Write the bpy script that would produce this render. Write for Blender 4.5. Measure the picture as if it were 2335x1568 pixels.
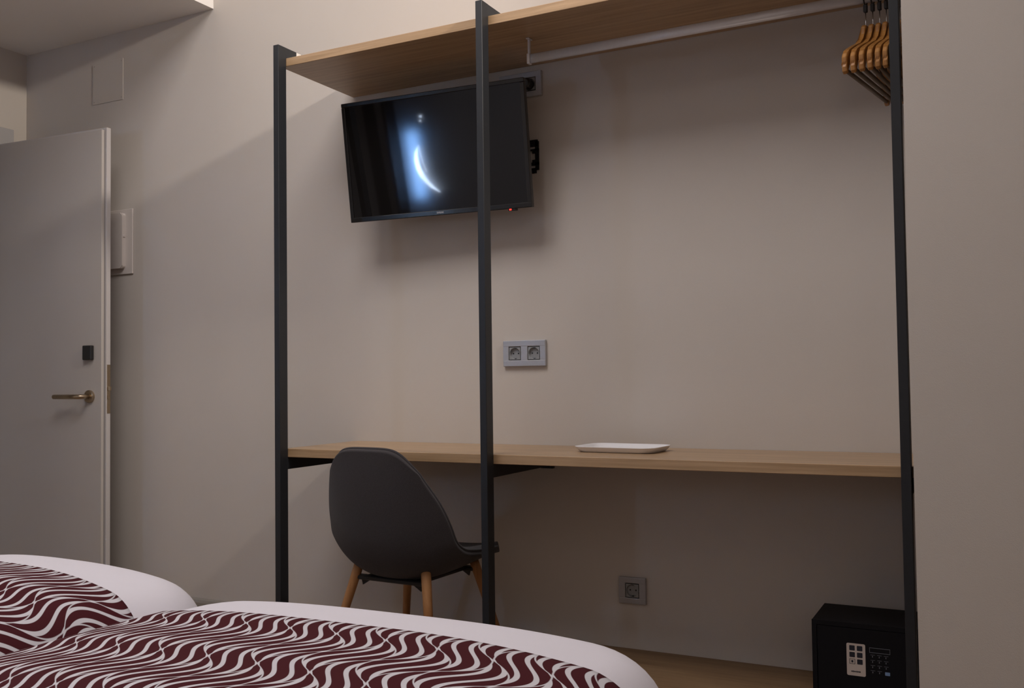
import bpy, bmesh, math, random
from mathutils import Vector, Matrix, Quaternion

random.seed(7)
for o in list(bpy.data.objects):
    bpy.data.objects.remove(o, do_unlink=True)
scene = bpy.context.scene
COL = scene.collection

# ------------------------------------------------------------------ camera
CAM = Vector((2.158, -2.913, 0.986))
YAW, PITCH, ROLL = 0.47539, 0.03539, -0.01289
fwd = Vector((-math.sin(YAW) * math.cos(PITCH), math.cos(YAW) * math.cos(PITCH), math.sin(PITCH)))
right0 = Vector((math.cos(YAW), math.sin(YAW), 0))
up0 = right0.cross(fwd)
right = math.cos(ROLL) * right0 + math.sin(ROLL) * up0
up = -math.sin(ROLL) * right0 + math.cos(ROLL) * up0
cam_data = bpy.data.cameras.new('camera')
cam_data.sensor_width = 36.0
cam_data.lens = 33.71
cam_data.clip_start = 0.02
cam = bpy.data.objects.new('camera', cam_data)
COL.objects.link(cam)
M3 = Matrix((right, up, -fwd)).transposed()
cam.matrix_world = Matrix.Translation(CAM) @ M3.to_4x4()
scene.camera = cam

# ------------------------------------------------------------------ world, lights, exposure
world = bpy.data.worlds.new('world')
scene.world = world
world.use_nodes = True
world.node_tree.nodes['Background'].inputs[0].default_value = (0.02, 0.025, 0.04, 1)
world.node_tree.nodes['Background'].inputs[1].default_value = 1.0
LAMP_POS = Vector((3.0, -0.85, 3.05))        # small ceiling spotlight right of the wardrobe, aimed left along the wall
LAMP_AIM = Vector((-1.2, -0.2, 2.1))
LAMP_POWER = 310.0
LAMP_COLOR = (1.0, 0.90, 0.80)
PANEL_POS = Vector((0.50, -1.78, 3.42))      # flat ceiling panel above the foot of the beds
PANEL_SIZE = 1.25
PANEL_POWER = 48.0
PANEL_COLOR = (1.0, 0.95, 0.96)
GLOBE_POS = Vector((3.0, -3.40, 2.95))       # frosted globe lamp behind the camera
GLOBE_POWER = 7.0
GLOBE_COLOR = (1.0, 0.93, 0.90)
scene.view_settings.view_transform = 'Standard'
scene.view_settings.look = 'None'
scene.view_settings.gamma = 1.0
scene.view_settings.use_curve_mapping = False
scene.view_settings.exposure = 0.0


# ------------------------------------------------------------------ helpers
def obj(name, bm, mat=None, parent=None, smooth=False, loc=None):
    me = bpy.data.meshes.new(name)
    bmesh.ops.recalc_face_normals(bm, faces=bm.faces[:])
    bm.to_mesh(me)
    bm.free()
    if smooth:
        for p in me.polygons:
            p.use_smooth = True
    o = bpy.data.objects.new(name, me)
    COL.objects.link(o)
    if mat:
        me.materials.append(mat)
    if parent:
        o.parent = parent
    if loc:
        o.location = loc
    return o


def thing(name, label, cat, loc=(0, 0, 0), rotz=0, group=None):
    o = bpy.data.objects.new(name, None)
    COL.objects.link(o)
    o.empty_display_size = 0.05
    o.location = loc
    o.rotation_euler = (0, 0, rotz)
    tag(o, label, cat, group)
    return o


def tag(o, label, cat, group=None):
    o['label'] = label
    o['category'] = cat
    if group:
        o['group'] = group
    return o


def struct(name, bm, mat, label=None, smooth=False):
    o = obj(name, bm, mat, None, smooth)
    o['kind'] = 'structure'
    if label:
        o['label'] = label
    return o


def add_box(bm, a, b, bevel=0.0, seg=2):
    x0, y0, z0 = [min(a[i], b[i]) for i in range(3)]
    x1, y1, z1 = [max(a[i], b[i]) for i in range(3)]
    vs = [bm.verts.new(p) for p in ((x0, y0, z0), (x1, y0, z0), (x1, y1, z0), (x0, y1, z0),
                                    (x0, y0, z1), (x1, y0, z1), (x1, y1, z1), (x0, y1, z1))]
    fs = [(0, 3, 2, 1), (4, 5, 6, 7), (0, 1, 5, 4), (1, 2, 6, 5), (2, 3, 7, 6), (3, 0, 4, 7)]
    faces = [bm.faces.new([vs[i] for i in f]) for f in fs]
    if bevel > 0:
        edges = list({e for f in faces for e in f.edges})
        bmesh.ops.bevel(bm, geom=edges, offset=bevel, segments=seg, profile=0.5, affect='EDGES')
    return bm


def box(a, b, bevel=0.0, seg=2):
    return add_box(bmesh.new(), a, b, bevel, seg)


def add_tube(bm, pts, rads, n=12, cap=True):
    pts = [Vector(p) for p in pts]
    if not isinstance(rads, (list, tuple)):
        rads = [rads] * len(pts)
    rings = []
    t0 = (pts[1] - pts[0]).normalized()
    ref = Vector((0, 0, 1)) if abs(t0.z) < 0.9 else Vector((1, 0, 0))
    u = t0.cross(ref).normalized()
    for i, p in enumerate(pts):
        if i == 0:
            t = pts[1] - pts[0]
        elif i == len(pts) - 1:
            t = pts[-1] - pts[-2]
        else:
            t = (pts[i + 1] - pts[i]).normalized() + (pts[i] - pts[i - 1]).normalized()
        t.normalize()
        u = (u - t * u.dot(t)).normalized()
        v = t.cross(u)
        r = rads[i]
        rings.append([bm.verts.new(p + (u * math.cos(2 * math.pi * k / n) + v * math.sin(2 * math.pi * k / n)) * r) for k in range(n)])
    for a, b in zip(rings, rings[1:]):
        for k in range(n):
            bm.faces.new((a[k], a[(k + 1) % n], b[(k + 1) % n], b[k]))
    if cap:
        bm.faces.new(rings[0][::-1])
        bm.faces.new(rings[-1])
    return bm


def tube(pts, rads, n=12):
    return add_tube(bmesh.new(), pts, rads, n)


def add_prism(bm, poly, origin, ex, ey, ez, depth):
    """poly: 2D outline in (ex, ey); extruded along ez by depth."""
    o, ex, ey, ez = Vector(origin), Vector(ex), Vector(ey), Vector(ez)
    a = [bm.verts.new(o + ex * p[0] + ey * p[1]) for p in poly]
    b = [bm.verts.new(o + ex * p[0] + ey * p[1] + ez * depth) for p in poly]
    n = len(poly)
    bm.faces.new(a[::-1])
    bm.faces.new(b)
    for i in range(n):
        bm.faces.new((a[i], a[(i + 1) % n], b[(i + 1) % n], b[i]))
    return bm


def rrect(w, h, r, seg=5):
    pts = []
    for cx, cy, a0 in ((w / 2 - r, h / 2 - r, 0), (-w / 2 + r, h / 2 - r, 90), (-w / 2 + r, -h / 2 + r, 180), (w / 2 - r, -h / 2 + r, 270)):
        for i in range(seg + 1):
            a = math.radians(a0 + 90 * i / seg)
            pts.append((cx + r * math.cos(a), cy + r * math.sin(a)))
    return pts


def text_mesh(name, body, size, mat, parent, matrix):
    cu = bpy.data.curves.new(name, 'FONT')
    cu.body = body
    cu.size = size
    cu.align_x = 'CENTER'
    cu.align_y = 'CENTER'
    cu.extrude = 0.0002
    tmp = bpy.data.objects.new(name + '_tmp', cu)
    COL.objects.link(tmp)
    bpy.context.view_layer.update()
    dg = bpy.context.evaluated_depsgraph_get()
    me = bpy.data.meshes.new_from_object(tmp.evaluated_get(dg))
    bpy.data.objects.remove(tmp, do_unlink=True)
    o = bpy.data.objects.new(name, me)
    COL.objects.link(o)
    me.materials.clear()
    me.materials.append(mat)
    o.parent = parent
    o.matrix_local = matrix
    return o


def dup(root, label, loc=None, rotz=None, group=None):
    r = root.copy()
    COL.objects.link(r)
    if loc is not None:
        r.location = loc
    if rotz is not None:
        r.rotation_euler = (0, 0, rotz)
    r['label'] = label
    if group:
        r['group'] = group
    for ch in list(root.children):
        c = ch.copy()
        COL.objects.link(c)
        c.parent = r
        for g in list(ch.children):
            d = g.copy()
            COL.objects.link(d)
            d.parent = c
    return r


# ------------------------------------------------------------------ materials
def mat(name, color, rough=0.6, metal=0.0, spec=0.5, noise=0.0, nscale=40.0, bump=0.0, bscale=300.0, emit=None, estr=0.0, sheen=0.0, tint=None):
    m = bpy.data.materials.new(name)
    m.use_nodes = True
    nt = m.node_tree
    b = nt.nodes['Principled BSDF']
    b.inputs['Base Color'].default_value = (*color, 1)
    b.inputs['Roughness'].default_value = rough
    b.inputs['Metallic'].default_value = metal
    b.inputs['Specular IOR Level'].default_value = spec
    if tint:
        b.inputs['Specular Tint'].default_value = (*tint, 1)
    if sheen:
        b.inputs['Sheen Weight'].default_value = sheen
        b.inputs['Sheen Roughness'].default_value = 0.5
    if emit:
        b.inputs['Emission Color'].default_value = (*emit, 1)
        b.inputs['Emission Strength'].default_value = estr
    tc = nt.nodes.new('ShaderNodeTexCoord')
    if noise > 0:
        n = nt.nodes.new('ShaderNodeTexNoise')
        n.inputs['Scale'].default_value = nscale
        n.inputs['Detail'].default_value = 5
        nt.links.new(tc.outputs['Object'], n.inputs['Vector'])
        mx = nt.nodes.new('ShaderNodeMix')
        mx.data_type = 'RGBA'
        mx.inputs[6].default_value = (*[c * (1 - noise) for c in color], 1)
        mx.inputs[7].default_value = (*[min(1, c * (1 + noise)) for c in color], 1)
        nt.links.new(n.outputs['Fac'], mx.inputs[0])
        nt.links.new(mx.outputs[2], b.inputs['Base Color'])
    if bump > 0:
        n2 = nt.nodes.new('ShaderNodeTexNoise')
        n2.inputs['Scale'].default_value = bscale
        n2.inputs['Detail'].default_value = 3
        nt.links.new(tc.outputs['Object'], n2.inputs['Vector'])
        bp = nt.nodes.new('ShaderNodeBump')
        bp.inputs['Strength'].default_value = bump
        bp.inputs['Distance'].default_value = 0.002
        nt.links.new(n2.outputs['Fac'], bp.inputs['Height'])
        nt.links.new(bp.outputs['Normal'], b.inputs['Normal'])
    return m


def wood(name, c1, c2, axis_scale, rough=0.55, spec=0.35):
    m = bpy.data.materials.new(name)
    m.use_nodes = True
    nt = m.node_tree
    b = nt.nodes['Principled BSDF']
    b.inputs['Roughness'].default_value = rough
    b.inputs['Specular IOR Level'].default_value = spec
    tc = nt.nodes.new('ShaderNodeTexCoord')
    mp = nt.nodes.new('ShaderNodeMapping')
    mp.inputs['Scale'].default_value = axis_scale
    nt.links.new(tc.outputs['Object'], mp.inputs['Vector'])
    n = nt.nodes.new('ShaderNodeTexNoise')
    n.inputs['Scale'].default_value = 1.0
    n.inputs['Detail'].default_value = 7
    n.inputs['Roughness'].default_value = 0.65
    n.inputs['Distortion'].default_value = 0.4
    nt.links.new(mp.outputs[0], n.inputs['Vector'])
    r = nt.nodes.new('ShaderNodeValToRGB')
    r.color_ramp.elements[0].position = 0.32
    r.color_ramp.elements[0].color = (*c1, 1)
    r.color_ramp.elements[1].position = 0.68
    r.color_ramp.elements[1].color = (*c2, 1)
    nt.links.new(n.outputs['Fac'], r.inputs[0])
    nt.links.new(r.outputs[0], b.inputs['Base Color'])
    bp = nt.nodes.new('ShaderNodeBump')
    bp.inputs['Strength'].default_value = 0.12
    bp.inputs['Distance'].default_value = 0.001
    nt.links.new(n.outputs['Fac'], bp.inputs['Height'])
    nt.links.new(bp.outputs['Normal'], b.inputs['Normal'])
    return m


M = {}
M['wall'] = mat('wall_paint', (0.56, 0.512, 0.464), 0.75, spec=0.2, noise=0.025, nscale=6, bump=0.15, bscale=420)
M['white_paint'] = mat('white_ceiling_paint', (0.80, 0.77, 0.73), 0.8, spec=0.2, noise=0.015, nscale=5)
M['soffit'] = mat('soffit_paint', (0.80, 0.77, 0.74), 0.8, spec=0.2, noise=0.015, nscale=5)
M['door'] = mat('grey_door_lacquer', (0.42, 0.385, 0.355), 0.5, spec=0.4, noise=0.02, nscale=9)
M['door_edge'] = mat('door_edge_lacquer', (0.46, 0.43, 0.42), 0.45)
M['base'] = mat('baseboard_grey', (0.30, 0.27, 0.235), 0.55)
M['metal'] = mat('anthracite_metal', (0.016, 0.018, 0.022), 0.42, spec=0.42, noise=0.15, nscale=60, bump=0.05, bscale=900)
M['oak'] = wood('oak_laminate', (0.31, 0.195, 0.10), (0.50, 0.335, 0.195), (2.2, 60, 60), rough=0.30, spec=0.5)
M['oak_base'] = wood('oak_base_laminate', (0.17, 0.10, 0.048), (0.27, 0.17, 0.09), (2.2, 40, 40), rough=0.5)
M['floor'] = wood('floor_laminate', (0.20, 0.125, 0.07), (0.32, 0.21, 0.125), (1.5, 22, 22), rough=0.4)
M['alu'] = mat('brushed_aluminium', (0.62, 0.60, 0.61), 0.40, metal=0.3, noise=0.05, nscale=80)
M['socket_frame'] = mat('silver_plastic', (0.40, 0.40, 0.42), 0.38, metal=0.35, noise=0.06, nscale=200)
M['socket_insert'] = mat('grey_plastic', (0.27, 0.275, 0.28), 0.4, noise=0.04, nscale=150)
M['black'] = mat('black_plastic', (0.012, 0.012, 0.013), 0.4)
M['black_gloss'] = mat('black_gloss_bezel', (0.008, 0.008, 0.009), 0.16, spec=0.6)
M['screen'] = mat('tv_screen', (0.008, 0.007, 0.0065), 0.035, spec=0.6, tint=(0.78, 0.86, 1.0))
M['led'] = mat('red_led', (0.4, 0.0, 0.0), 0.4, emit=(1.0, 0.03, 0.02), estr=3.0)
M['white_print'] = mat('silver_print', (0.6, 0.6, 0.63), 0.4)
M['chair'] = mat('charcoal_fabric', (0.050, 0.045, 0.048), 0.95, spec=0.15, noise=0.35, nscale=420, bump=0.5, bscale=900, sheen=0.12)
M['chair_leg'] = wood('beech_leg', (0.30, 0.135, 0.048), (0.46, 0.235, 0.10), (30, 30, 3), rough=0.5)
M['hanger'] = wood('varnished_hanger', (0.22, 0.085, 0.018), (0.42, 0.20, 0.055), (12, 12, 40), rough=0.25, spec=0.6)
M['hanger_bar'] = wood('hanger_bar_wood', (0.10, 0.07, 0.045), (0.17, 0.12, 0.08), (12, 12, 40), rough=0.5, spec=0.4)
M['steel'] = mat('steel_wire', (0.62, 0.62, 0.64), 0.25, metal=1.0)
M['bronze'] = mat('satin_nickel', (0.42, 0.33, 0.23), 0.33, metal=1.0, noise=0.1, nscale=90)
M['white_plastic'] = mat('white_plastic', (0.72, 0.69, 0.66), 0.4)
M['box_white'] = mat('fuse_box_plastic', (0.66, 0.60, 0.555), 0.45)
M['tray'] = mat('white_tray', (0.80, 0.79, 0.80), 0.3)
M['sheet'] = mat('white_cotton', (0.74, 0.71, 0.76), 0.9, spec=0.15, noise=0.02, nscale=14, bump=0.12, bscale=500, sheen=0.1)
M['safe'] = mat('black_safe_steel', (0.005, 0.005, 0.007), 0.6, spec=0.2, noise=0.3, nscale=300)
M['sticker'] = mat('cream_sticker', (0.56, 0.48, 0.43), 0.6)
M['sticker_ink'] = mat('sticker_ink', (0.012, 0.014, 0.025), 0.6)
M['keypad_print'] = mat('keypad_print', (0.20, 0.21, 0.24), 0.5)
M['blue_key'] = mat('blue_key', (0.20, 0.30, 0.48), 0.5)
M['bed_base'] = mat('bed_base_fabric', (0.18, 0.16, 0.15), 0.9, noise=0.1, nscale=200)
M['wall_rear'] = mat('wall_rear_paint', (0.60, 0.56, 0.53), 0.75, spec=0.2, noise=0.02, nscale=6)
M['dark_strip'] = mat('dark_panel', (0.02, 0.018, 0.017), 0.6)
M['lamp_glass'] = mat('lamp_diffuser', (0.9, 0.9, 0.9), 0.5, emit=(1.0, 0.93, 0.85), estr=6.0)
M['crescent'] = mat('crescent_led', (0.9, 0.9, 0.9), 0.5, emit=(0.80, 0.90, 1.0), estr=26.0)


def runner_material():
    m = bpy.data.materials.new('wave_print_cotton')
    m.use_nodes = True
    nt = m.node_tree
    b = nt.nodes['Principled BSDF']
    b.inputs['Roughness'].default_value = 0.9
    b.inputs['Specular IOR Level'].default_value = 0.12
    uv = nt.nodes.new('ShaderNodeUVMap')
    uv.uv_map = 'plan'
    sp = nt.nodes.new('ShaderNodeSeparateXYZ')
    nt.links.new(uv.outputs[0], sp.inputs[0])

    def mth(op, a, c=None, e=None):
        n = nt.nodes.new('ShaderNodeMath')
        n.operation = op
        for i, v in enumerate((a, c, e)):
            if v is None:
                continue
            if isinstance(v, (int, float)):
                n.inputs[i].default_value = v
            else:
                nt.links.new(v, n.inputs[i])
        return n.outputs[0]
    X, Y = sp.outputs[0], sp.outputs[1]
    PX, PY, A = 0.097, 0.187, 0.026
    bb = mth('DIVIDE', mth('ADD', Y, 1.637), PY)
    ph = mth('MULTIPLY', bb, 2 * math.pi)
    phi = mth('ADD', X, mth('MULTIPLY', mth('SINE', ph), A))
    aa = mth('DIVIDE', mth('SUBTRACT', phi, 0.977), PX)
    p = mth('ADD', aa, bb)
    q = mth('SUBTRACT', aa, bb)
    fp = mth('ADD', mth('FLOOR', p), 0.5)
    fq = mth('ADD', mth('FLOOR', q), 0.5)
    ac = mth('MULTIPLY', mth('ADD', fp, fq), 0.5)
    bc = mth('MULTIPLY', mth('SUBTRACT', fp, fq), 0.5)
    al = mth('SUBTRACT', aa, ac)
    be = mth('SUBTRACT', bb, bc)
    be2 = mth('MULTIPLY', mth('MULTIPLY', be, be), 4.0)
    hw = mth('SUBTRACT', 1.0, mth('MULTIPLY', be2, 0.45))
    u = mth('MULTIPLY', mth('ADD', mth('DIVIDE', al, hw), 0.5), 3.0)
    dd = mth('ABSOLUTE', mth('SUBTRACT', mth('FRACT', u), 0.5))
    taper = mth('SUBTRACT', 0.36, mth('MULTIPLY', be2, 0.10))
    in1 = mth('SUBTRACT', taper, dd)
    marg = mth('SUBTRACT', mth('SUBTRACT', 0.485, mth('ABSOLUTE', be)), mth('ABSOLUTE', al))
    f = mth('MINIMUM', mth('MULTIPLY', in1, 0.5), marg)
    fac = mth('MULTIPLY_ADD', f, 60.0, 0.5)
    fac = mth('MINIMUM', mth('MAXIMUM', fac, 0.0), 1.0)
    mx = nt.nodes.new('ShaderNodeMix')
    mx.data_type = 'RGBA'
    mx.inputs[6].default_value = (0.62, 0.60, 0.63, 1)
    mx.inputs[7].default_value = (0.064, 0.012, 0.016, 1)
    nt.links.new(fac, mx.inputs[0])
    nt.links.new(mx.outputs[2], b.inputs['Base Color'])
    return m


M['runner'] = runner_material()

# ------------------------------------------------------------------ room shell
XL_W, XR_W, Y_REAR = -1.876, 4.1, -3.8
Z_CEIL, Z_SOF, X_SOF = 3.45, 2.521, -0.705
PX_CORNER, PY_FACE = 1.956, -0.446
T = 0.12
struct('floor', box((XL_W - T, Y_REAR - T, -0.1), (XR_W + T, T, 0)), M['floor'], 'brown laminate floor')
struct('wall_back', box((XL_W - T, 0, 0), (XR_W, T, Z_CEIL)), M['wall'], 'greige painted wall behind the open wardrobe')
wl = bmesh.new()
DY0, DY1, DZT = -0.15, -0.98, 2.075
add_box(wl, (XL_W - T, DY0, 0), (XL_W, 0, Z_CEIL))
add_box(wl, (XL_W - T, Y_REAR - T, 0), (XL_W, DY1, Z_CEIL))
add_box(wl, (XL_W - T, DY1, DZT), (XL_W, DY0, Z_CEIL))
struct('wall_left', wl, M['wall'], 'greige painted wall with the door frame')
struct('wall_right', box((PX_CORNER, PY_FACE, 0), (XR_W + T, -0.002, Z_CEIL)), M['wall'], 'greige wall jutting forward right of the wardrobe')
struct('wall_side', box((XR_W, Y_REAR - T, 0), (XR_W + T, PY_FACE - 0.002, Z_CEIL)), M['wall_rear'])
struct('wall_rear', box((XL_W - T, Y_REAR - T, 0), (XR_W + T, Y_REAR, Z_CEIL)), M['wall_rear'])
ceil = struct('ceiling', box((XL_W - T, Y_REAR - T, Z_CEIL), (XR_W + T, T, Z_CEIL + 0.1)), M['white_paint'], 'white upper ceiling')
sof = obj('soffit', box((XL_W, Y_REAR, Z_SOF), (X_SOF, -0.0005, Z_CEIL)), M['soffit'], ceil)
sof['label'] = 'lowered ceiling box with bright white edge above the door'
# hallway beyond the door opening (keeps the opening closed to the outside)
hall = bmesh.new()
add_box(hall, (XL_W - T - 1.0, -2.4, -0.1), (XL_W - T - 0.9, 1.2, 2.6))
add_box(hall, (XL_W - T - 0.9, -2.4, 2.5), (XL_W - T - 0.001, 1.2, 2.6))
add_box(hall, (XL_W - T - 0.9, -2.4, -0.1), (XL_W - T - 0.001, 1.2, 0.0))
add_box(hall, (XL_W - T - 0.9, 1.1, 0.0), (XL_W - T - 0.001, 1.2, 2.5))
add_box(hall, (XL_W - T - 0.9, -2.4, 0.0), (XL_W - T - 0.001, -2.3, 2.5))
struct('wall_hall', hall, M['wall'])

# baseboard
bbm = bmesh.new()
add_prism(bbm, [(0, 0), (-0.014, 0), (-0.014, 0.092), (-0.011, 0.103), (-0.006, 0.108), (0, 0.108)], (XL_W, -0.0005, 0), (0, 1, 0), (0, 0, 1), (1, 0, 0), -XL_W - 0.01)
struct('baseboard_back', bbm, M['base'], 'grey-brown baseboard along the foot of the back wall')

# ------------------------------------------------------------------ door
door = bpy.data.objects.new('door_1', None)
COL.objects.link(door)
door['kind'] = 'structure'
door['label'] = 'open grey door with lever handle and bright edge'
HX, HY = XL_W + 0.022, -0.222
ang = math.atan2(0.055, 0.79)
door.location = (HX, HY, 0)
door.rotation_euler = (0, 0, math.radians(3.3))
DW, DH = 0.722, 2.045
obj('leaf', box((0, -0.014, 0.008), (DW, 0.0, DH - 0.012), 0.001, 1), M['door'], door)
obj('leaf_rebate', box((0.012, 0.0, 0.01), (DW - 0.006, 0.005, DH - 0.014)), M['black'], door)
lip = obj('leaf_lip', box((0, 0.005, 0.004), (DW + 0.008, 0.026, DH), 0.001, 1), M['door_edge'], door)
obj('latch_plate', box((DW + 0.0075, 0.008, 0.862), (DW + 0.0092, 0.024, 1.062)), M['bronze'], door)
lt = bmesh.new()
add_box(lt, (DW + 0.0085, 0.010, 0.955), (DW + 0.018, 0.022, 0.972), 0.002)
add_box(lt, (DW + 0.0085, 0.011, 0.92), (DW + 0.012, 0.021, 0.94), 0.001)
obj('latch_bolt', lt, M['bronze'], door)
hx, hz = DW - 0.062, 0.932
rose = obj('handle_rose', tube([(hx, -0.014, hz), (hx, -0.023, hz), (hx, -0.025, hz)], [0.026, 0.026, 0.022], 28), M['bronze'], door, smooth=False)
hb = bmesh.new()
pts = [(hx, -0.022, hz), (hx, -0.047, hz), (hx - 0.004, -0.058, hz), (hx - 0.014, -0.063, hz), (hx - 0.03, -0.064, hz), (hx - 0.150, -0.064, hz)]
add_tube(hb, pts, [0.0095] * 6, 16)
obj('handle_lever', hb, M['bronze'], door, smooth=True)
obj('card_reader', box((DW - 0.089, -0.032, 1.082), (DW - 0.040, -0.014, 1.142), 0.004, 3), M['black'], door)
fr = bmesh.new()
add_box(fr, (XL_W - T - 0.01, DY0, 0), (XL_W + 0.014, DY0 + 0.078, DZT + 0.078), 0.002, 1)
add_box(fr, (XL_W - T - 0.01, DY1 - 0.078, 0), (XL_W + 0.014, DY1, DZT + 0.078), 0.002, 1)
add_box(fr, (XL_W - T - 0.01, DY1, DZT), (XL_W + 0.014, DY0 - 0.003, DZT + 0.078), 0.002, 1)
dfr = obj('door_frame', fr, mat('door_frame_lacquer', (0.40, 0.385, 0.385), 0.5), None)
dfr['kind'] = 'structure'
dfr.name = 'trim_1'
dfr['label'] = 'grey door casing on the left wall'

# ------------------------------------------------------------------ open wardrobe
YF = -0.4455                 # front of uprights
PD, PW = 0.04, 0.0225        # upright depth, width
YB = YF + PD                 # boards start right behind the uprights
X0, X1, X2 = 0.0, 0.7785, 1.9275
ZD0, ZD1 = 0.732, 0.760
ZS0, ZS1 = 2.048, 2.076
ward = thing('open_wardrobe', 'open oak and black metal wardrobe with long desk board and high shelf', 'wardrobe', (0, 0, 0))
for k, x in enumerate((X0, X1, X2)):
    pz = 2.112
    obj('upright', box((x, YF, 0), (x + PW, YB, pz), 0.0012, 1), M['metal'], ward)
    arm = obj('top_arm', box((x + 0.001, YB, ZS1 + 0.0002), (x + PW - 0.001, -0.0005, pz), 0.0008, 1), M['metal'], ward)
    if k == 0:
        s = obj('label_sticker', box((x + PW - 0.001, -0.352, pz - 0.014), (x + PW - 0.0004, -0.327, pz - 0.0012)), M['white_plastic'], arm)
        s['label'] = 'small white sticker'
    obj('desk_rail', box((x + 0.001, YB, ZD0 - 0.040), (x + PW - 0.001, -0.0005, ZD0 - 0.0003), 0.0008, 1), M['metal'], ward)
    obj('rail_foot', box((x - 0.012, -0.014, ZD0 - 0.048), (x + PW + 0.012, -0.0005, ZD0 - 0.0405), 0.001, 1), M['metal'], ward)
obj('shelf', box((X0 - 0.0, YB + 0.0005, ZS0), (1.953, -0.001, ZS1), 0.0012, 1), M['oak'], ward)
obj('desk_board', box((X0 - 0.0, YB + 0.0005, ZD0), (1.953, -0.001, ZD1), 0.0012, 1), M['oak'], ward)
obj('base_board', box((X1 + PW, YB - 0.02, 0.093), (1.953, -0.001, 0.121), 0.0012, 1), M['oak_base'], ward)
obj('base_plinth', box((X1 + PW + 0.02, YB + 0.03, 0.0), (1.95, YB + 0.05, 0.093)), M['oak_base'], ward)
# hanging rod: oval aluminium profile on drop brackets
YR, ZR = -0.242, 1.983
rod = bmesh.new()
prof = [(0.0075 * math.cos(t) * (1.0), 0.0 + 0.015 * math.sin(t)) for t in [2 * math.pi * i / 20 for i in range(20)]]
add_prism(rod, prof, (0.862, YR, ZR), (0, 1, 0), (0, 0, 1), (1, 0, 0), 1.085)
rodo = obj('hanging_rod', rod, M['alu'], ward, smooth=True)
for xb in (0.852, 1.945):
    bk = bmesh.new()
    add_box(bk, (xb, YR - 0.010, ZR - 0.017), (xb + 0.010 if xb < 1 else xb + 0.006, YR + 0.010, ZR + 0.016), 0.0025, 2)
    add_box(bk, (xb + 0.0015, YR - 0.005, ZR + 0.016), (xb + 0.0085 if xb < 1 else xb + 0.006, YR + 0.005, ZS0 - 0.004), 0.001, 1)
    add_box(bk, (xb - 0.001, YR - 0.013, ZS0 - 0.004), (xb + 0.011 if xb < 1 else xb + 0.007, YR + 0.013, ZS0 - 0.0002), 0.001, 1)
    obj('rod_bracket', bk, M['alu'], rodo)

# ------------------------------------------------------------------ coat hangers (captive ring, wire, wooden body, bar)
def hanger_proto():
    t = thing('coat_hanger', '', 'hanger', (0, 0, 0), 0, 'wooden coat hangers on the rod')
    # local: rod axis along x, body in y-z plane, origin on rod axis
    rg = bmesh.new()
    n = 22
    pts = [(0, 0.0165 * math.cos(2 * math.pi * i / n), 0.021 * math.sin(2 * math.pi * i / n)) for i in range(n + 1)]
    add_tube(rg, pts, 0.0022, 8)
    add_box(rg, (-0.005, -0.007, -0.040), (0.005, 0.007, -0.018), 0.003, 2)
    obj('ring', rg, M['black'], t, smooth=False)
    obj('wire', tube([(0, 0, -0.035), (0, 0, -0.105)], 0.0013, 8), M['steel'], t, smooth=True)
    ztop = -0.079
    # side outline of the body: neck, shoulders, drooping rounded ends
    up_ = [(0.000, 0.0), (0.020, 0.0), (0.026, -0.006), (0.034, -0.030), (0.050, -0.052), (0.080, -0.070), (0.120, -0.088), (0.160, -0.107), (0.185, -0.121), (0.200, -0.133), (0.207, -0.146), (0.206, -0.158), (0.203, -0.165), (0.206, -0.172), (0.2035, -0.184), (0.196, -0.190)]
    lo_ = [(0.188, -0.186), (0.184, -0.174), (0.185, -0.163), (0.180, -0.150), (0.165, -0.140), (0.130, -0.122), (0.090, -0.104), (0.055, -0.090), (0.020, -0.080), (0.0, -0.078)]
    half = up_ + lo_
    half = [(y * 0.93, z * 0.90) for y, z in half]
    outline = [(y, z + ztop) for y, z in half] + [(-y, z + ztop) for y, z in half[-2:0:-1]]
    bd = bmesh.new()
    add_prism(bd, outline, (-0.0065, 0, 0), (0, 1, 0), (0, 0, 1), (1, 0, 0), 0.013)
    bmesh.ops.bevel(bd, geom=[e for e in bd.edges if abs(e.verts[0].co.x - e.verts[1].co.x) < 1e-5], offset=0.0035, segments=2, affect='EDGES', profile=0.5)
    obj('body', bd, M['hanger'], t, smooth=False)
    obj('trouser_bar', tube([(0, -0.182, ztop - 0.160), (0, 0.182, ztop - 0.160)], 0.0055, 12), M['hanger_bar'], t, smooth=True)
    return t


hl = ['wooden coat hanger at the left end of the hanging row',
      'second wooden coat hanger from the left on the rod',
      'third wooden coat hanger from the left on the rod',
      'fourth wooden coat hanger, just left of the black upright',
      'wooden coat hanger mostly hidden behind the black upright',
      'wooden coat hanger glimpsed between the black upright and the wall']
hspec = [(1.852, -9.6), (1.870, -9.0), (1.887, -8.0), (1.9035, -7.2), (1.920, -6.6), (1.9365, -6.2)]
hp = hanger_proto()
for i, (hx_, ha) in enumerate(hspec):
    if i == 0:
        hp.location = (hx_, YR, ZR)
        hp.rotation_euler = (0, 0, math.radians(ha))
        hp['label'] = hl[0]
    else:
        dup(hp, hl[i], (hx_, YR, ZR), math.radians(ha), 'wooden coat hangers on the rod')

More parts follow.
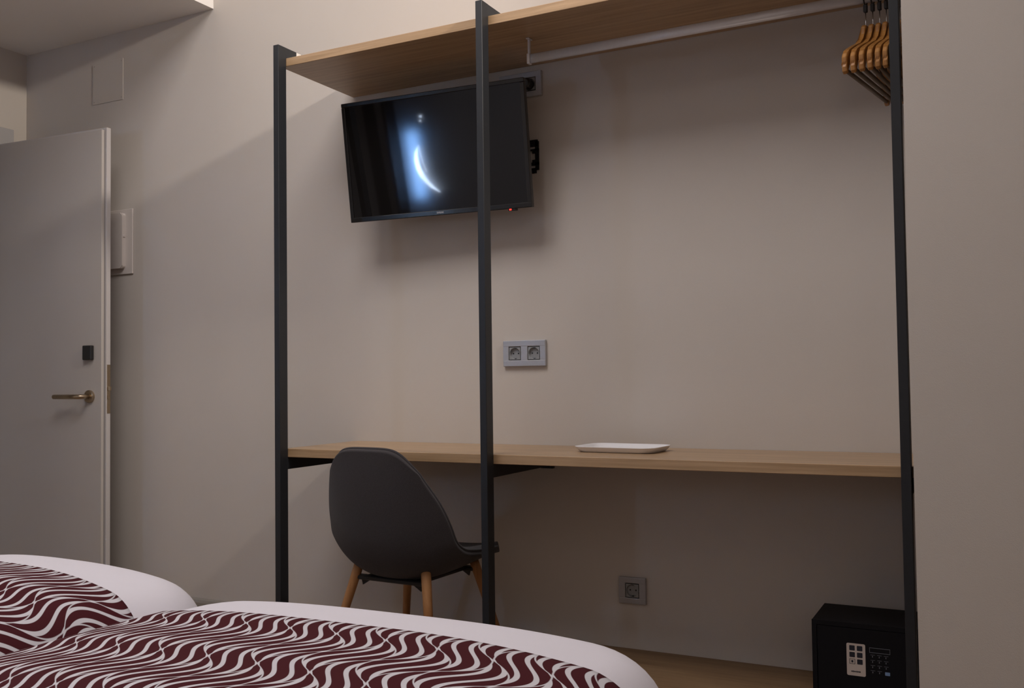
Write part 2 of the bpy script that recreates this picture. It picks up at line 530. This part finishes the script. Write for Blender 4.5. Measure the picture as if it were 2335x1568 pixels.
# ------------------------------------------------------------------ television on wall mount
tv = thing('television', 'flat black television mounted under the high shelf, tilted down', 'television', (0, 0, 0))
tyaw, ttilt, troll = 0.049, 0.149, -0.004
tr = Vector((math.cos(tyaw), math.sin(tyaw), 0))
tn0 = Vector((math.sin(tyaw), -math.cos(tyaw), 0))
tu = math.cos(ttilt) * Vector((0, 0, 1)) + math.sin(ttilt) * tn0
tr2 = math.cos(troll) * tr + math.sin(troll) * tu
tu2 = -math.sin(troll) * tr + math.cos(troll) * tu
tn = tr2.cross(tu2)       # screen normal, local +z
tvm = Matrix((tr2, tu2, tn)).transposed().to_4x4()
tvm.translation = Vector((0.452, -0.168, 1.748))
tv.matrix_world = tvm
TW, TH = 0.70, 0.415
bz = 0.014
bzm = bmesh.new()
add_box(bzm, (-TW / 2, TH / 2 - bz, -0.022), (TW / 2, TH / 2, 0), 0.002, 2)
add_box(bzm, (-TW / 2, -TH / 2, -0.022), (TW / 2, -TH / 2 + bz + 0.003, 0), 0.002, 2)
add_box(bzm, (-TW / 2, -TH / 2 + bz, -0.022), (-TW / 2 + bz, TH / 2 - bz, 0), 0.002, 2)
add_box(bzm, (TW / 2 - bz, -TH / 2 + bz, -0.022), (TW / 2, TH / 2 - bz, 0), 0.002, 2)
obj('bezel', bzm, M['black_gloss'], tv)
obj('screen', box((-TW / 2 + bz - 0.002, -TH / 2 + bz, -0.012), (TW / 2 - bz + 0.002, TH / 2 - bz + 0.002, -0.003)), M['screen'], tv)
bk = bmesh.new()
add_box(bk, (-TW / 2 + 0.004, -TH / 2 + 0.004, -0.034), (TW / 2 - 0.004, TH / 2 - 0.004, -0.020), 0.004, 2)
add_box(bk, (-0.24, -TH / 2 + 0.02, -0.058), (0.24, 0.10, -0.033), 0.010, 3)
obj('back_cover', bk, M['black'], tv)
ledh = obj('sensor_housing', box((0.263, -TH / 2 - 0.007, -0.020), (0.292, -TH / 2 + 0.002, -0.003), 0.002, 2), M['black'], tv)
obj('standby_light', box((0.268, -TH / 2 - 0.0045, -0.003), (0.276, -TH / 2 + 0.0005, -0.0022), 0.0003, 1), M['led'], ledh)
text_mesh('brand_lettering', 'SAMSUNG', 0.0085, M['white_print'], tv, Matrix.Translation((0.012, -TH / 2 + 0.0085, 0.0003)) @ Matrix.Scale(0.7, 4, (1, 0, 0)))

mount = thing('television_mount', 'black slotted metal wall mount behind the television', 'wall mount', (0.60, 0, 1.70))
pm = bmesh.new()
# wall plate built from strips so that its slots are real openings
px0, px1, pz0, pz1 = -0.30, 0.172, -0.022, 0.092
ysl = (-0.006, -0.0005)


def strip(a, b, c, d):
    add_box(pm, (a, ysl[0], c), (b, ysl[1], d))


strip(px0, px1 - 0.048, pz0, pz1)
xo = px1 - 0.048
strip(xo, px1 - 0.010, pz0, pz0 + 0.018)
strip(xo, px1, pz0 + 0.027, pz0 + 0.037)
strip(xo, px1, pz0 + 0.077, pz0 + 0.083)
strip(xo, px1 - 0.004, pz0 + 0.092, pz1)
strip(px1 - 0.013, px1, pz0 + 0.010, pz1 - 0.006)
strip(px1 - 0.024, px1 - 0.013, pz0 + 0.037, pz0 + 0.046)
strip(px1 - 0.024, px1 - 0.013, pz0 + 0.068, pz0 + 0.077)
obj('wall_plate', pm, M['black'], mount)
am = bmesh.new()
add_box(am, (-0.19, -0.030, 0.0), (-0.11, -0.006, 0.09), 0.003, 1)
add_box(am, (-0.165, -0.085, 0.02), (-0.135, -0.028, 0.07), 0.004, 1)
obj('arm', am, M['black'], mount)

# ------------------------------------------------------------------ wall sockets
def socket(name, label, n, xc, zc, width, height, plugged=None):
    t = thing(name, label, 'socket', (xc, 0, zc), 0)
    f = bmesh.new()
    # frame plate with square openings
    ins = 0.046
    pitch = 0.0715
    cs = [(i - (n - 1) / 2) * pitch for i in range(n)]
    y0, y1 = -0.0125, -0.0003
    xs = [-width / 2]
    for c in cs:
        xs += [c - ins / 2, c + ins / 2]
    xs.append(width / 2)
    add_box(f, (-width / 2, y0, ins / 2), (width / 2, y1, height / 2), 0.002, 2)
    add_box(f, (-width / 2, y0, -height / 2), (width / 2, y1, -ins / 2), 0.002, 2)
    for a, b in zip(xs[0::2], xs[1::2]):
        add_box(f, (a, y0 + 0.0004, -ins / 2 - 0.002), (b, y1, ins / 2 + 0.002), 0.0008, 1)
    obj('frame', f, M['socket_frame'], t)
    obj('gap_shade', box((-width / 2 + 0.008, -0.0006, -ins / 2 - 0.004), (width / 2 - 0.008, -0.0002, ins / 2 + 0.004)), M['black'], t)  # black plate behind the inserts stands in for shade in the gaps
    for c in cs:
        bm = bmesh.new()
        s = ins / 2 - 0.0022
        R, N = 0.0195, 32
        yf, yb = -0.0108, -0.0014
        sq, ci, cb = [], [], []
        for i in range(N):
            a = 2 * math.pi * i / N
            ca, sa = math.cos(a), math.sin(a)
            k = s / max(abs(ca), abs(sa))
            sq.append(bm.verts.new((ca * k, yf, sa * k)))
            ci.append(bm.verts.new((ca * R, yf, sa * R)))
            cb.append(bm.verts.new((ca * R * 0.97, yb, sa * R * 0.97)))
        for i in range(N):
            j = (i + 1) % N
            bm.faces.new((sq[i], sq[j], ci[j], ci[i]))
            bm.faces.new((ci[i], ci[j], cb[j], cb[i]))
        bm.faces.new(cb)
        o = obj('insert', bm, M['socket_insert'], t, loc=(c, 0, 0))
        ho = bmesh.new()
        for dx in (-0.0095, 0.0095):
            add_tube(ho, [(dx, -0.0020, 0), (dx, -0.0012, 0)], 0.0026, 10)
        for dz in (-0.018, 0.018):
            add_box(ho, (-0.003, -0.006, dz - 0.0015), (0.003, -0.001, dz + 0.0015))
        obj('contacts', ho, M['black'], o)
    return t, cs


socket('double_socket', 'silver double wall socket above the desk beside the black upright', 2, 0.710, 1.069, 0.160, 0.088)
socket('single_socket', 'silver single wall socket low on the wall under the desk', 1, 1.082, 0.306, 0.090, 0.083)
sk, cs = socket('double_socket', 'silver double wall socket half hidden behind the television', 2, 0.708, 1.983, 0.160, 0.086)
pl = thing('power_cable', 'black power plug and cable behind the television', 'cable', (0.708 + cs[1] - 0.003, -0.0085, 1.982))
obj('plug', tube([(0, -0.0005, 0), (0, -0.014, 0), (0, -0.026, 0), (0, -0.034, -0.001)], [0.0185, 0.0185, 0.0175, 0.012], 24), M['black'], pl)
cb_ = [(0, -0.030, -0.004), (-0.004, -0.036, -0.016), (-0.012, -0.036, -0.036), (-0.024, -0.030, -0.052), (-0.05, -0.022, -0.064), (-0.10, -0.02, -0.09), (-0.16, -0.025, -0.15)]
obj('cord', tube(cb_, 0.0036, 10), M['black'], pl, smooth=True)

# ------------------------------------------------------------------ wall fittings on the left
fb = thing('fuse_box', 'white fuse box on the back wall beside the open door', 'fuse box', (-1.285, 0, 1.596))
obj('back_plate', box((-0.117, -0.007, -0.141), (0.117, -0.0004, 0.141), 0.0015, 1), M['box_white'], fb)
cv = bmesh.new()
add_prism(cv, rrect(0.15, 0.240, 0.012), (0.0, -0.007, 0.004), (1, 0, 0), (0, 0, 1), (0, -1, 0), 0.019)
bmesh.ops.bevel(cv, geom=[e for e in cv.edges if abs(e.verts[0].co.y + 0.026) < 1e-5 and abs(e.verts[1].co.y + 0.026) < 1e-5], offset=0.003, segments=2, affect='EDGES')
cvo = obj('cover', cv, M['box_white'], fb)
obj('latch', box((0.0745, -0.022, 0.018), (0.078, -0.012, 0.030), 0.0008, 1), M['box_white'], cvo)
ap = thing('access_panel', 'small flush access panel high on the back wall above the door', 'panel', (-1.328, 0, 2.313))
obj('cover', box((-0.095, -0.0026, -0.091), (0.095, -0.0004, 0.091), 0.0005, 1), M['wall'], ap)
for sx in (-1, 1):
    for sz in (-1, 1):
        obj('screw', tube([(sx * 0.086, -0.002, sz * 0.08), (sx * 0.086, -0.0032, sz * 0.08)], 0.0024, 10), M['base'], ap)

# ------------------------------------------------------------------ tray on the desk
def tray():
    bm = bmesh.new()
    prof = [(0.885, 0.0), (0.90, 0.0015), (0.955, 0.008), (0.985, 0.0135), (1.0, 0.0155), (1.0, 0.0168), (0.985, 0.0165), (0.94, 0.0105), (0.90, 0.005), (0.86, 0.0035)]
    base = rrect(0.262, 0.180, 0.038, 6)
    rings = []
    for s, z in prof:
        k = (1 - s) * 0.12
        ring = []
        for x, y in base:
            ring.append(bm.verts.new((x * (1 - k / 0.131 * 1.0), y * (1 - k / 0.090 * 1.0), z)))
        rings.append(ring)
    n = len(base)
    for a, b in zip(rings, rings[1:]):
        for i in range(n):
            bm.faces.new((a[i], a[(i + 1) % n], b[(i + 1) % n], b[i]))
    bm.faces.new(rings[0][::-1])
    bm.faces.new(rings[-1])
    return bm


tro = obj('serving_tray', tray(), M['tray'], None, smooth=True, loc=(1.118, -0.168, ZD1 + 0.0006))
tro.rotation_euler = (0, 0, math.radians(-3))
tag(tro, 'shallow white rectangular tray lying on the desk board', 'tray')

# ------------------------------------------------------------------ chair
def catmull(P_, s):
    n = len(P_) - 1
    f_ = min(max(s * n, 0), n - 1e-9)
    i = int(f_)
    t = f_ - i
    p0 = P_[max(i - 1, 0)]
    p1, p2 = P_[i], P_[i + 1]
    p3 = P_[min(i + 2, n)]
    return tuple(0.5 * (2 * b + (c - a) * t + (2 * a - 5 * b + 4 * c - d) * t * t + (3 * b - a - 3 * c + d) * t ** 3) for a, b, c, d in zip(p0, p1, p2, p3))


def chair_shell():
    bm = bmesh.new()
    prof = [(0.190, 0.430), (0.145, 0.432), (0.06, 0.412), (-0.04, 0.396), (-0.120, 0.398), (-0.178, 0.428), (-0.214, 0.494), (-0.235, 0.59), (-0.249, 0.69), (-0.258, 0.785)]
    edge = [(0.185, 0.446), (0.135, 0.455), (0.050, 0.464), (-0.030, 0.472), (-0.090, 0.484), (-0.130, 0.512), (-0.150, 0.562), (-0.178, 0.63), (-0.212, 0.70), (-0.244, 0.782)]
    wid = [(0.200,), (0.214,), (0.222,), (0.225,), (0.226,), (0.224,), (0.216,), (0.200,), (0.178,), (0.155,)]
    NS, NT = 64, 33
    grid = []
    for i in range(NS + 1):
        s0 = i / NS
        g1 = max((s0 - 0.70) / 0.30, 0.0) ** 1.5
        g0 = max((0.30 - s0) / 0.30, 0.0) ** 1.5
        row = []
        for j in range(NT + 1):
            t = math.sin((-1 + 2 * j / NT) * math.pi / 2) * 0.5 + (-1 + 2 * j / NT) * 0.5
            k5 = abs(t) ** 5
            s = s0 - 0.095 * k5 * g1 + 0.075 * k5 * g0      # rounded corners at the top and front
            y, z = catmull(prof, s)
            ey, ez = catmull(edge, s)
            w = catmull(wid, s)[0] * (1 - 0.10 * g1 - 0.06 * g0)
            k = abs(t) ** 2.4
            row.append(bm.verts.new((t * w, y + (ey - y) * k, z + (ez - z) * k)))
        grid.append(row)
    for i in range(NS):
        for j in range(NT):
            bm.faces.new((grid[i][j], grid[i][j + 1], grid[i + 1][j + 1], grid[i + 1][j]))
    return bm, [(r[0].co.copy(), r[-1].co.copy()) for r in grid], [v.co.copy() for v in grid[-1]], [v.co.copy() for v in grid[0]]


chair = thing('desk_chair', 'charcoal fabric shell chair with wooden legs tucked under the desk', 'chair', (0.505, -0.352, 0), math.radians(-3))
sbm, sides, toprow, frontrow = chair_shell()
sh = obj('shell', sbm, M['chair'], chair, smooth=True)
so = sh.modifiers.new('pad', 'SOLIDIFY')
so.thickness = 0.034
so.offset = 0.0
ss = sh.modifiers.new('round', 'SUBSURF')
ss.levels = 2
ss.render_levels = 2
rim = [a for a, b in sides][2:-2:2] + toprow[:] + [b for a, b in sides][-3:2:-2]
obj('piping', tube(rim, 0.0046, 8), M['chair'], chair, smooth=True)
# steel sub-frame below the shell
sf = bmesh.new()
for sy in (-0.145, 0.115):
    add_box(sf, (-0.130, sy - 0.014, 0.377), (0.130, sy + 0.014, 0.390), 0.003, 1)
for sx in (-0.09, 0.09):
    add_box(sf, (sx - 0.014, -0.14, 0.379), (sx + 0.014, 0.11, 0.389), 0.002, 1)
for sx in (-1, 1):
    for sy in (-0.145, 0.115):
        add_prism(sf, [(0, 0), (0.034, 0), (0.029, -0.020), (0, -0.003)], (sx * 0.080, sy - 0.003, 0.380), (sx, 0, 0), (0, 0, 1), (0, 1, 0), 0.006)
obj('sub_frame', sf, M['black'], chair)
for sx in (-1, 1):
    for sy, spl in ((-0.150, -0.095), (0.115, 0.095)):
        b = Vector((sx * 0.222, sy + spl, 0.0))
        a = Vector((sx * 0.130, sy, 0.400))
        a = b + (a - b) * (1.06 if sy < 0 else 1.02)
        obj('leg', tube([a, a + (b - a) * 0.05, b], [0.0150, 0.0150, 0.0100], 18), M['chair_leg'], chair, smooth=True)

# ------------------------------------------------------------------ safe
sx0, sx1, sy0, sy1, sz0, sz1 = 1.674, 1.944, -0.234, -0.03, 0.1265, 0.328
safe = thing('room_safe', 'black electronic safe on the low oak board by the wall', 'safe', (sx0, sy0, 0.1215))
W_, H_ = sx1 - sx0, sz1 - 0.1215
sb = bmesh.new()
add_box(sb, (0, 0.006, 0.004), (W_, sy1 - sy0, H_), 0.0015, 1)
obj('body', sb, M['safe'], safe)
fbm = bmesh.new()
add_box(fbm, (0, 0, 0.004), (W_, 0.006, 0.016))
add_box(fbm, (0, 0, H_ - 0.012), (W_, 0.006, H_))
add_box(fbm, (0, 0, 0.016), (0.012, 0.006, H_ - 0.012))
add_box(fbm, (W_ - 0.012, 0, 0.016), (W_, 0.006, H_ - 0.012))
obj('front_rim', fbm, M['safe'], safe)
sd = obj('door', box((0.0135, 0.001, 0.0175), (W_ - 0.0135, 0.008, H_ - 0.0135), 0.0008, 1), M['safe'], safe)
for fx in (0.02, W_ - 0.02):
    for fy in (0.02, 0.18):
        obj('foot', tube([(fx, fy, 0.0), (fx, fy, 0.004)], 0.008, 12), M['black'], safe)
# sticker with six pictograms and a line of lettering
st = bmesh.new()
add_prism(st, rrect(0.047, 0.084, 0.004), (0.1115, 0.0007, 0.112), (1, 0, 0), (0, 0, 1), (0, -1, 0), 0.0006)
sto = obj('sticker', st, M['sticker'], sd)
sto['label'] = 'cream instruction sticker with six dark squares'
for r in range(3):
    for c in range(2):
        xx, zz = 0.1115 - 0.0095 + c * 0.019, 0.112 + 0.030 - r * 0.0175
        pc = bmesh.new()
        if r == 2 and c == 0:
            for (a, b) in (((-.007, .0058), (.007, .0068)), ((-.007, -.0068), (.007, -.0058)), ((-.007, -.0068), (-.0058, .0068)), ((.0058, -.0068), (.007, .0068)), ((-.0025, -.003), (.0025, .003))):
                add_box(pc, (xx + a[0], -0.0001, zz + a[1]), (xx + b[0], 0.0002, zz + b[1]))
        else:
            add_prism(pc, rrect(0.0138, 0.0132, 0.0015, 3), (xx, 0.0002, zz), (1, 0, 0), (0, 0, 1), (0, -1, 0), 0.0003)
        obj('pictogram', pc, M['sticker_ink'], sto if False else sd)
lb = bmesh.new()
xq = 0.1115 - 0.0125
for wv, hh in ((.003, .003), (.002, .0042), (.003, .003), (.003, .003), (.002, .0044), (.003, .0032), (.0035, .0036)):
    add_box(lb, (xq, -0.0001, 0.081 - hh / 2), (xq + wv, 0.0002, 0.081 + hh / 2))
    xq += wv + 0.0006
obj('sticker_lettering', lb, M['sticker_ink'], sd)
dp = bmesh.new()
dx0, dx1, dz0, dz1 = 0.145, 0.196, 0.1345, 0.1475
for a, b, c, d in ((dx0, dx1, dz1 - 0.0008, dz1), (dx0, dx1, dz0, dz0 + 0.0008), (dx0, dx0 + 0.0008, dz0, dz1), (dx1 - 0.0008, dx1, dz0, dz1)):
    add_box(dp, (a, 0.0002, c), (b, 0.0011, d))
obj('display_frame', dp, M['keypad_print'], sd)
for r in range(4):
    for c in range(3):
        kx, kz = 0.1525 + c * 0.0165, 0.1245 - r * 0.0135
        kb = bmesh.new()
        if r == 3 and c == 2:
            add_prism(kb, rrect(0.0120, 0.0085, 0.001, 2), (kx + 0.003, 0.0011, kz), (1, 0, 0), (0, 0, 1), (0, -1, 0), 0.001)
            obj('key', kb, M['blue_key'], sd)
        else:
            add_box(kb, (kx - 0.005, 0.0004, kz + 0.0042), (kx + 0.006, 0.0011, kz + 0.0048))
            add_box(kb, (kx - 0.0008, 0.0004, kz - 0.002), (kx + 0.0008, 0.0011, kz + 0.002))
            add_box(kb, (kx - 0.006, 0.0007, kz - 0.0052), (kx + 0.007, 0.0012, kz + 0.0052))
            ko = obj('key', kb, M['safe'], sd)
            ko.data.materials.append(M['keypad_print'])
            for p_ in ko.data.polygons:
                if p_.index < 12:
                    p_.material_index = 1

# ------------------------------------------------------------------ beds
def duvet_point(u, v, hw, hl, R, crown, z0, lower=0.0):
    """plan point (u across, v along) measured on the cloth -> 3D; rolls over rounded edges."""
    cr = 0.16
    iw, il = hw - cr, hl - cr
    ax, ay = max(abs(u) - iw, 0), max(abs(v) - il, 0)
    r = math.hypot(ax, ay)
    bx, by = min(abs(u), iw), min(abs(v), il)
    if r > 1e-9:
        dx, dy = ax / r, ay / r
    else:
        dx, dy = 0, 0
    flat = cr - R
    if r <= flat:
        out, down = r, 0
    else:
        th = (r - flat) / R
        if th < math.pi / 2:
            out, down = flat + R * math.sin(th), R * (1 - math.cos(th))
        else:
            out, down = flat + R, R + (r - flat - R * math.pi / 2)
    x = math.copysign(bx + dx * out, u)
    y = math.copysign(by + dy * out, v)
    z = z0 + crown * (1 - min(abs(x) / hw, 1) ** 2.4) * (1 - 0.55 * min(abs(y) / hl, 1) ** 8) - down
    return x, y, z


def cloth(name, u0, u1, v0, v1, nu, nv, prm, off, thick, m, uvoff, wr=0.0):
    me_v, faces, uvs = [], [], []
    for j in range(nv + 1):
        v = v0 + (v1 - v0) * j / nv
        for i in range(nu + 1):
            u = u0 + (u1 - u0) * i / nu
            x, y, z = duvet_point(u, v, *prm)
            e = 1e-3
            p1 = Vector(duvet_point(u + e, v, *prm)) - Vector((x, y, z))
            p2 = Vector(duvet_point(u, v + e, *prm)) - Vector((x, y, z))
            n = p1.cross(p2)
            n.normalize() if n.length > 0 else None
            k = off + wr * (math.sin(7 * u + 3.1 * v) * math.sin(5.3 * v - 2.2 * u + 1))
            me_v.append((x + n.x * k, y + n.y * k, z + n.z * k))
            uvs.append((u + uvoff[0], v + uvoff[1]))
    for j in range(nv):
        for i in range(nu):
            a = j * (nu + 1) + i
            faces.append((a, a + 1, a + nu + 2, a + nu + 1))
    me = bpy.data.meshes.new(name)
    me.from_pydata(me_v, [], faces)
    ul = me.uv_layers.new(name='plan')
    for li, l in enumerate(me.loops):
        ul.data[li].uv = uvs[l.vertex_index]
    for p in me.polygons:
        p.use_smooth = True
    me.materials.append(m)
    o = bpy.data.objects.new(name, me)
    COL.objects.link(o)
    s = o.modifiers.new('thickness', 'SOLIDIFY')
    s.thickness = thick
    s.offset = -1
    return o


def bed(xc, yfoot, ang, hw, z0, crown, R, lab, runner_gap, uvshift):
    hl = 0.98
    yc = yfoot - hl
    t = thing('single_bed', lab[0], 'bed', (xc, yc, 0), ang, 'two single beds pushed together')
    obj('base', box((-hw + 0.07, -hl + 0.04, 0.06), (hw - 0.07, hl - 0.07, 0.24), 0.01, 2), M['bed_base'], t)
    obj('mattress', box((-hw + 0.06, -hl + 0.04, 0.241), (hw - 0.06, hl - 0.06, z0 - 0.04), 0.035, 3), M['sheet'], t)
    for sx in (-1, 1):
        for sy in (-1, 1):
            obj('leg', tube([(sx * (hw - 0.14), sy * (hl - 0.14), 0), (sx * (hw - 0.14), sy * (hl - 0.14), 0.062)], [0.02, 0.026], 14), M['black'], t)
    prm = (hw, hl, R, crown, z0)
    dv = cloth('duvet', -hw - 0.10, hw + 0.10, -hl - 0.02, hl + 0.10, 64, 110, prm, 0.0, 0.012, M['sheet'], (0, 0), 0.0025)
    dv.location = (xc, yc, 0)
    dv.rotation_euler = (0, 0, ang)
    tag(dv, lab[1], 'duvet')
    rn = cloth('bed_runner', -hw - 0.09, hw + 0.09, hl - runner_gap - 0.95, hl - runner_gap, 110, 80, prm, 0.0075, 0.003, M['runner'], (uvshift[0], uvshift[1]), 0.0025)
    rn.location = (xc, yc, 0)
    rn.rotation_euler = (0, 0, ang)
    tag(rn, lab[2], 'bed runner')
    return t


# hw counts the cloth; visible half width is hw
bed(1.150, -1.335, 0.0, 0.535, 0.525, 0.042, 0.10,
    ('single bed under the patterned runner, nearest the safe', 'white duvet on the bed nearest the safe', 'burgundy wave-patterned runner on the bed nearest the safe'), 0.235, (1.150, -1.335 - 0.98))
bed(0.055, -1.225, math.radians(-4.0), 0.47, 0.515, 0.060, 0.10,
    ('single bed under the patterned runner, nearest the door', 'white duvet on the bed nearest the door', 'burgundy wave-patterned runner on the bed nearest the door'), 0.245, (0.055, -1.24 - 0.98))

# ------------------------------------------------------------------ things behind the camera (they light the room and show in the screen)
lamp = thing('ceiling_spotlight', 'white ceiling spotlight to the right of the wardrobe, aimed along the wall', 'lamp', (LAMP_POS.x, LAMP_POS.y, Z_CEIL))
drop = LAMP_POS.z - Z_CEIL
aim = (LAMP_AIM - LAMP_POS).normalized()
obj('canopy', tube([(0, 0, -0.0005), (0, 0, -0.025)], [0.06, 0.055], 28), M['white_plastic'], lamp, smooth=False)
hb0 = Vector((0, 0, drop))
obj('stem', tube([(0, 0, -0.025), hb0 - aim * 0.10], 0.008, 12), M['white_plastic'], lamp)
hd = bmesh.new()
add_tube(hd, [hb0 - aim * 0.16, hb0 - aim * 0.15, hb0 - aim * 0.02], [0.05, 0.07, 0.09], 28)
obj('head', hd, M['white_plastic'], lamp, smooth=False)
ld = bpy.data.lights.new('bulb', 'SPOT')
ld.energy = LAMP_POWER
ld.color = LAMP_COLOR
ld.shadow_soft_size = 0.09
ld.spot_size = math.radians(76)
ld.spot_blend = 1.0
lo = bpy.data.objects.new('bulb', ld)
COL.objects.link(lo)
lo.parent = lamp
lo.location = hb0
lo.rotation_euler = aim.to_track_quat('-Z', 'Y').to_euler()

# frosted globe hanging from the ceiling
gl = thing('globe_pendant', 'frosted glass globe pendant hanging behind the bed heads', 'lamp', (GLOBE_POS.x, GLOBE_POS.y, Z_CEIL))
gd = GLOBE_POS.z - Z_CEIL
obj('canopy', tube([(0, 0, -0.0005), (0, 0, -0.02)], [0.05, 0.045], 24), M['white_plastic'], gl)
obj('cord', tube([(0, 0, -0.02), (0, 0, gd + 0.22)], 0.004, 8), M['black'], gl)
obj('cap', tube([(0, 0, gd + 0.22), (0, 0, gd + 0.19)], [0.03, 0.06], 20), M['white_plastic'], gl)
gp = bpy.data.lights.new('globe_bulb', 'POINT')
gp.energy = GLOBE_POWER
gp.color = GLOBE_COLOR
gp.shadow_soft_size = 0.20
go = bpy.data.objects.new('globe_bulb', gp)
COL.objects.link(go)
go.parent = gl
go.location = (0, 0, gd)

# flat square panel lamp on the ceiling
pn = thing('ceiling_panel_lamp', 'flat square white ceiling lamp above the foot of the beds', 'lamp', (PANEL_POS.x, PANEL_POS.y, Z_CEIL))
ph_ = PANEL_SIZE / 2
fr2 = bmesh.new()
for a_, b_ in (((-ph_ - 0.02, -ph_ - 0.02), (ph_ + 0.02, -ph_)), ((-ph_ - 0.02, ph_), (ph_ + 0.02, ph_ + 0.02)), ((-ph_ - 0.02, -ph_), (-ph_, ph_)), ((ph_, -ph_), (ph_ + 0.02, ph_))):
    add_box(fr2, (a_[0], a_[1], -0.035), (b_[0], b_[1], -0.0005))
obj('frame', fr2, M['white_plastic'], pn)
obj('diffuser', box((-ph_, -ph_, -0.012), (ph_, ph_, -0.004)), M['white_plastic'], pn)
pd = bpy.data.lights.new('panel_light', 'AREA')
pd.shape = 'SQUARE'
pd.size = PANEL_SIZE - 0.02
pd.energy = PANEL_POWER
pd.color = PANEL_COLOR
po = bpy.data.objects.new('panel_light', pd)
COL.objects.link(po)
po.parent = pn
po.location = (0, 0, -0.02)

# crescent wall light with its glow on the rear wall, beside a shallow fin
cr = thing('crescent_wall_light', 'bright crescent shaped wall light seen reflected in the television screen', 'lamp', (-1.35, Y_REAR, 1.53))
arc_pts = [(-1.375, 1.690), (-1.402, 1.650), (-1.414, 1.592), (-1.408, 1.530), (-1.388, 1.475), (-1.352, 1.420), (-1.310, 1.378), (-1.245, 1.340)]
inner = [(-1.290, 1.385), (-1.325, 1.425), (-1.352, 1.470), (-1.372, 1.520), (-1.386, 1.575), (-1.388, 1.630), (-1.380, 1.670)]
poly = [(x + 1.35, z - 1.53) for x, z in arc_pts + inner]
cm = bmesh.new()
add_prism(cm, poly, (0, 0.03, 0), (1, 0, 0), (0, 0, 1), (0, 1, 0), 0.012)
obj('diffuser', cm, M['crescent'], cr)
ln = [(-1.366, 1.705), (-1.364, 1.670), (-1.358, 1.620), (-1.347, 1.560), (-1.330, 1.500)]
obj('light_line', tube([(x + 1.35, 0.036, z - 1.53) for x, z in ln], 0.0022, 8), M['crescent'], cr)
for zx, xx, rr in ((0.377, 0.022, 0.006), (0.345, 0.014, 0.004)):
    obj('pilot_light', tube([(xx, 0.0005, zx), (xx, 0.012, zx)], rr, 10), M['crescent'], cr)
obj('backplate', box((-0.048, 0.0005, -0.03), (-0.040, 0.03, 0.03), 0.002, 1), M['white_plastic'], cr)
al_ = bpy.data.lights.new('glow', 'AREA')        # back-light that washes the wall behind the lamp
al_.shape = 'RECTANGLE'
al_.size = 0.10
al_.size_y = 0.50
al_.energy = 9.0
al_.color = (0.25, 0.52, 1.0)
ao = bpy.data.objects.new('glow', al_)
COL.objects.link(ao)
ao.parent = cr
ao.location = (-0.075, 0.055, 0.03)
ao.rotation_euler = (math.radians(-90), 0, 0)
t2 = struct('glow_stop_fin', box((-1.560, Y_REAR + 0.0005, 0), (-1.535, Y_REAR + 0.16, 2.5)), M['dark_strip'])  # unseen fin added to cut off the crescent light's glow on its left
t3 = struct('trim_3', box((-1.80, Y_REAR + 0.0005, 0), (-1.70, Y_REAR + 0.012, 2.5)), M['dark_strip'])
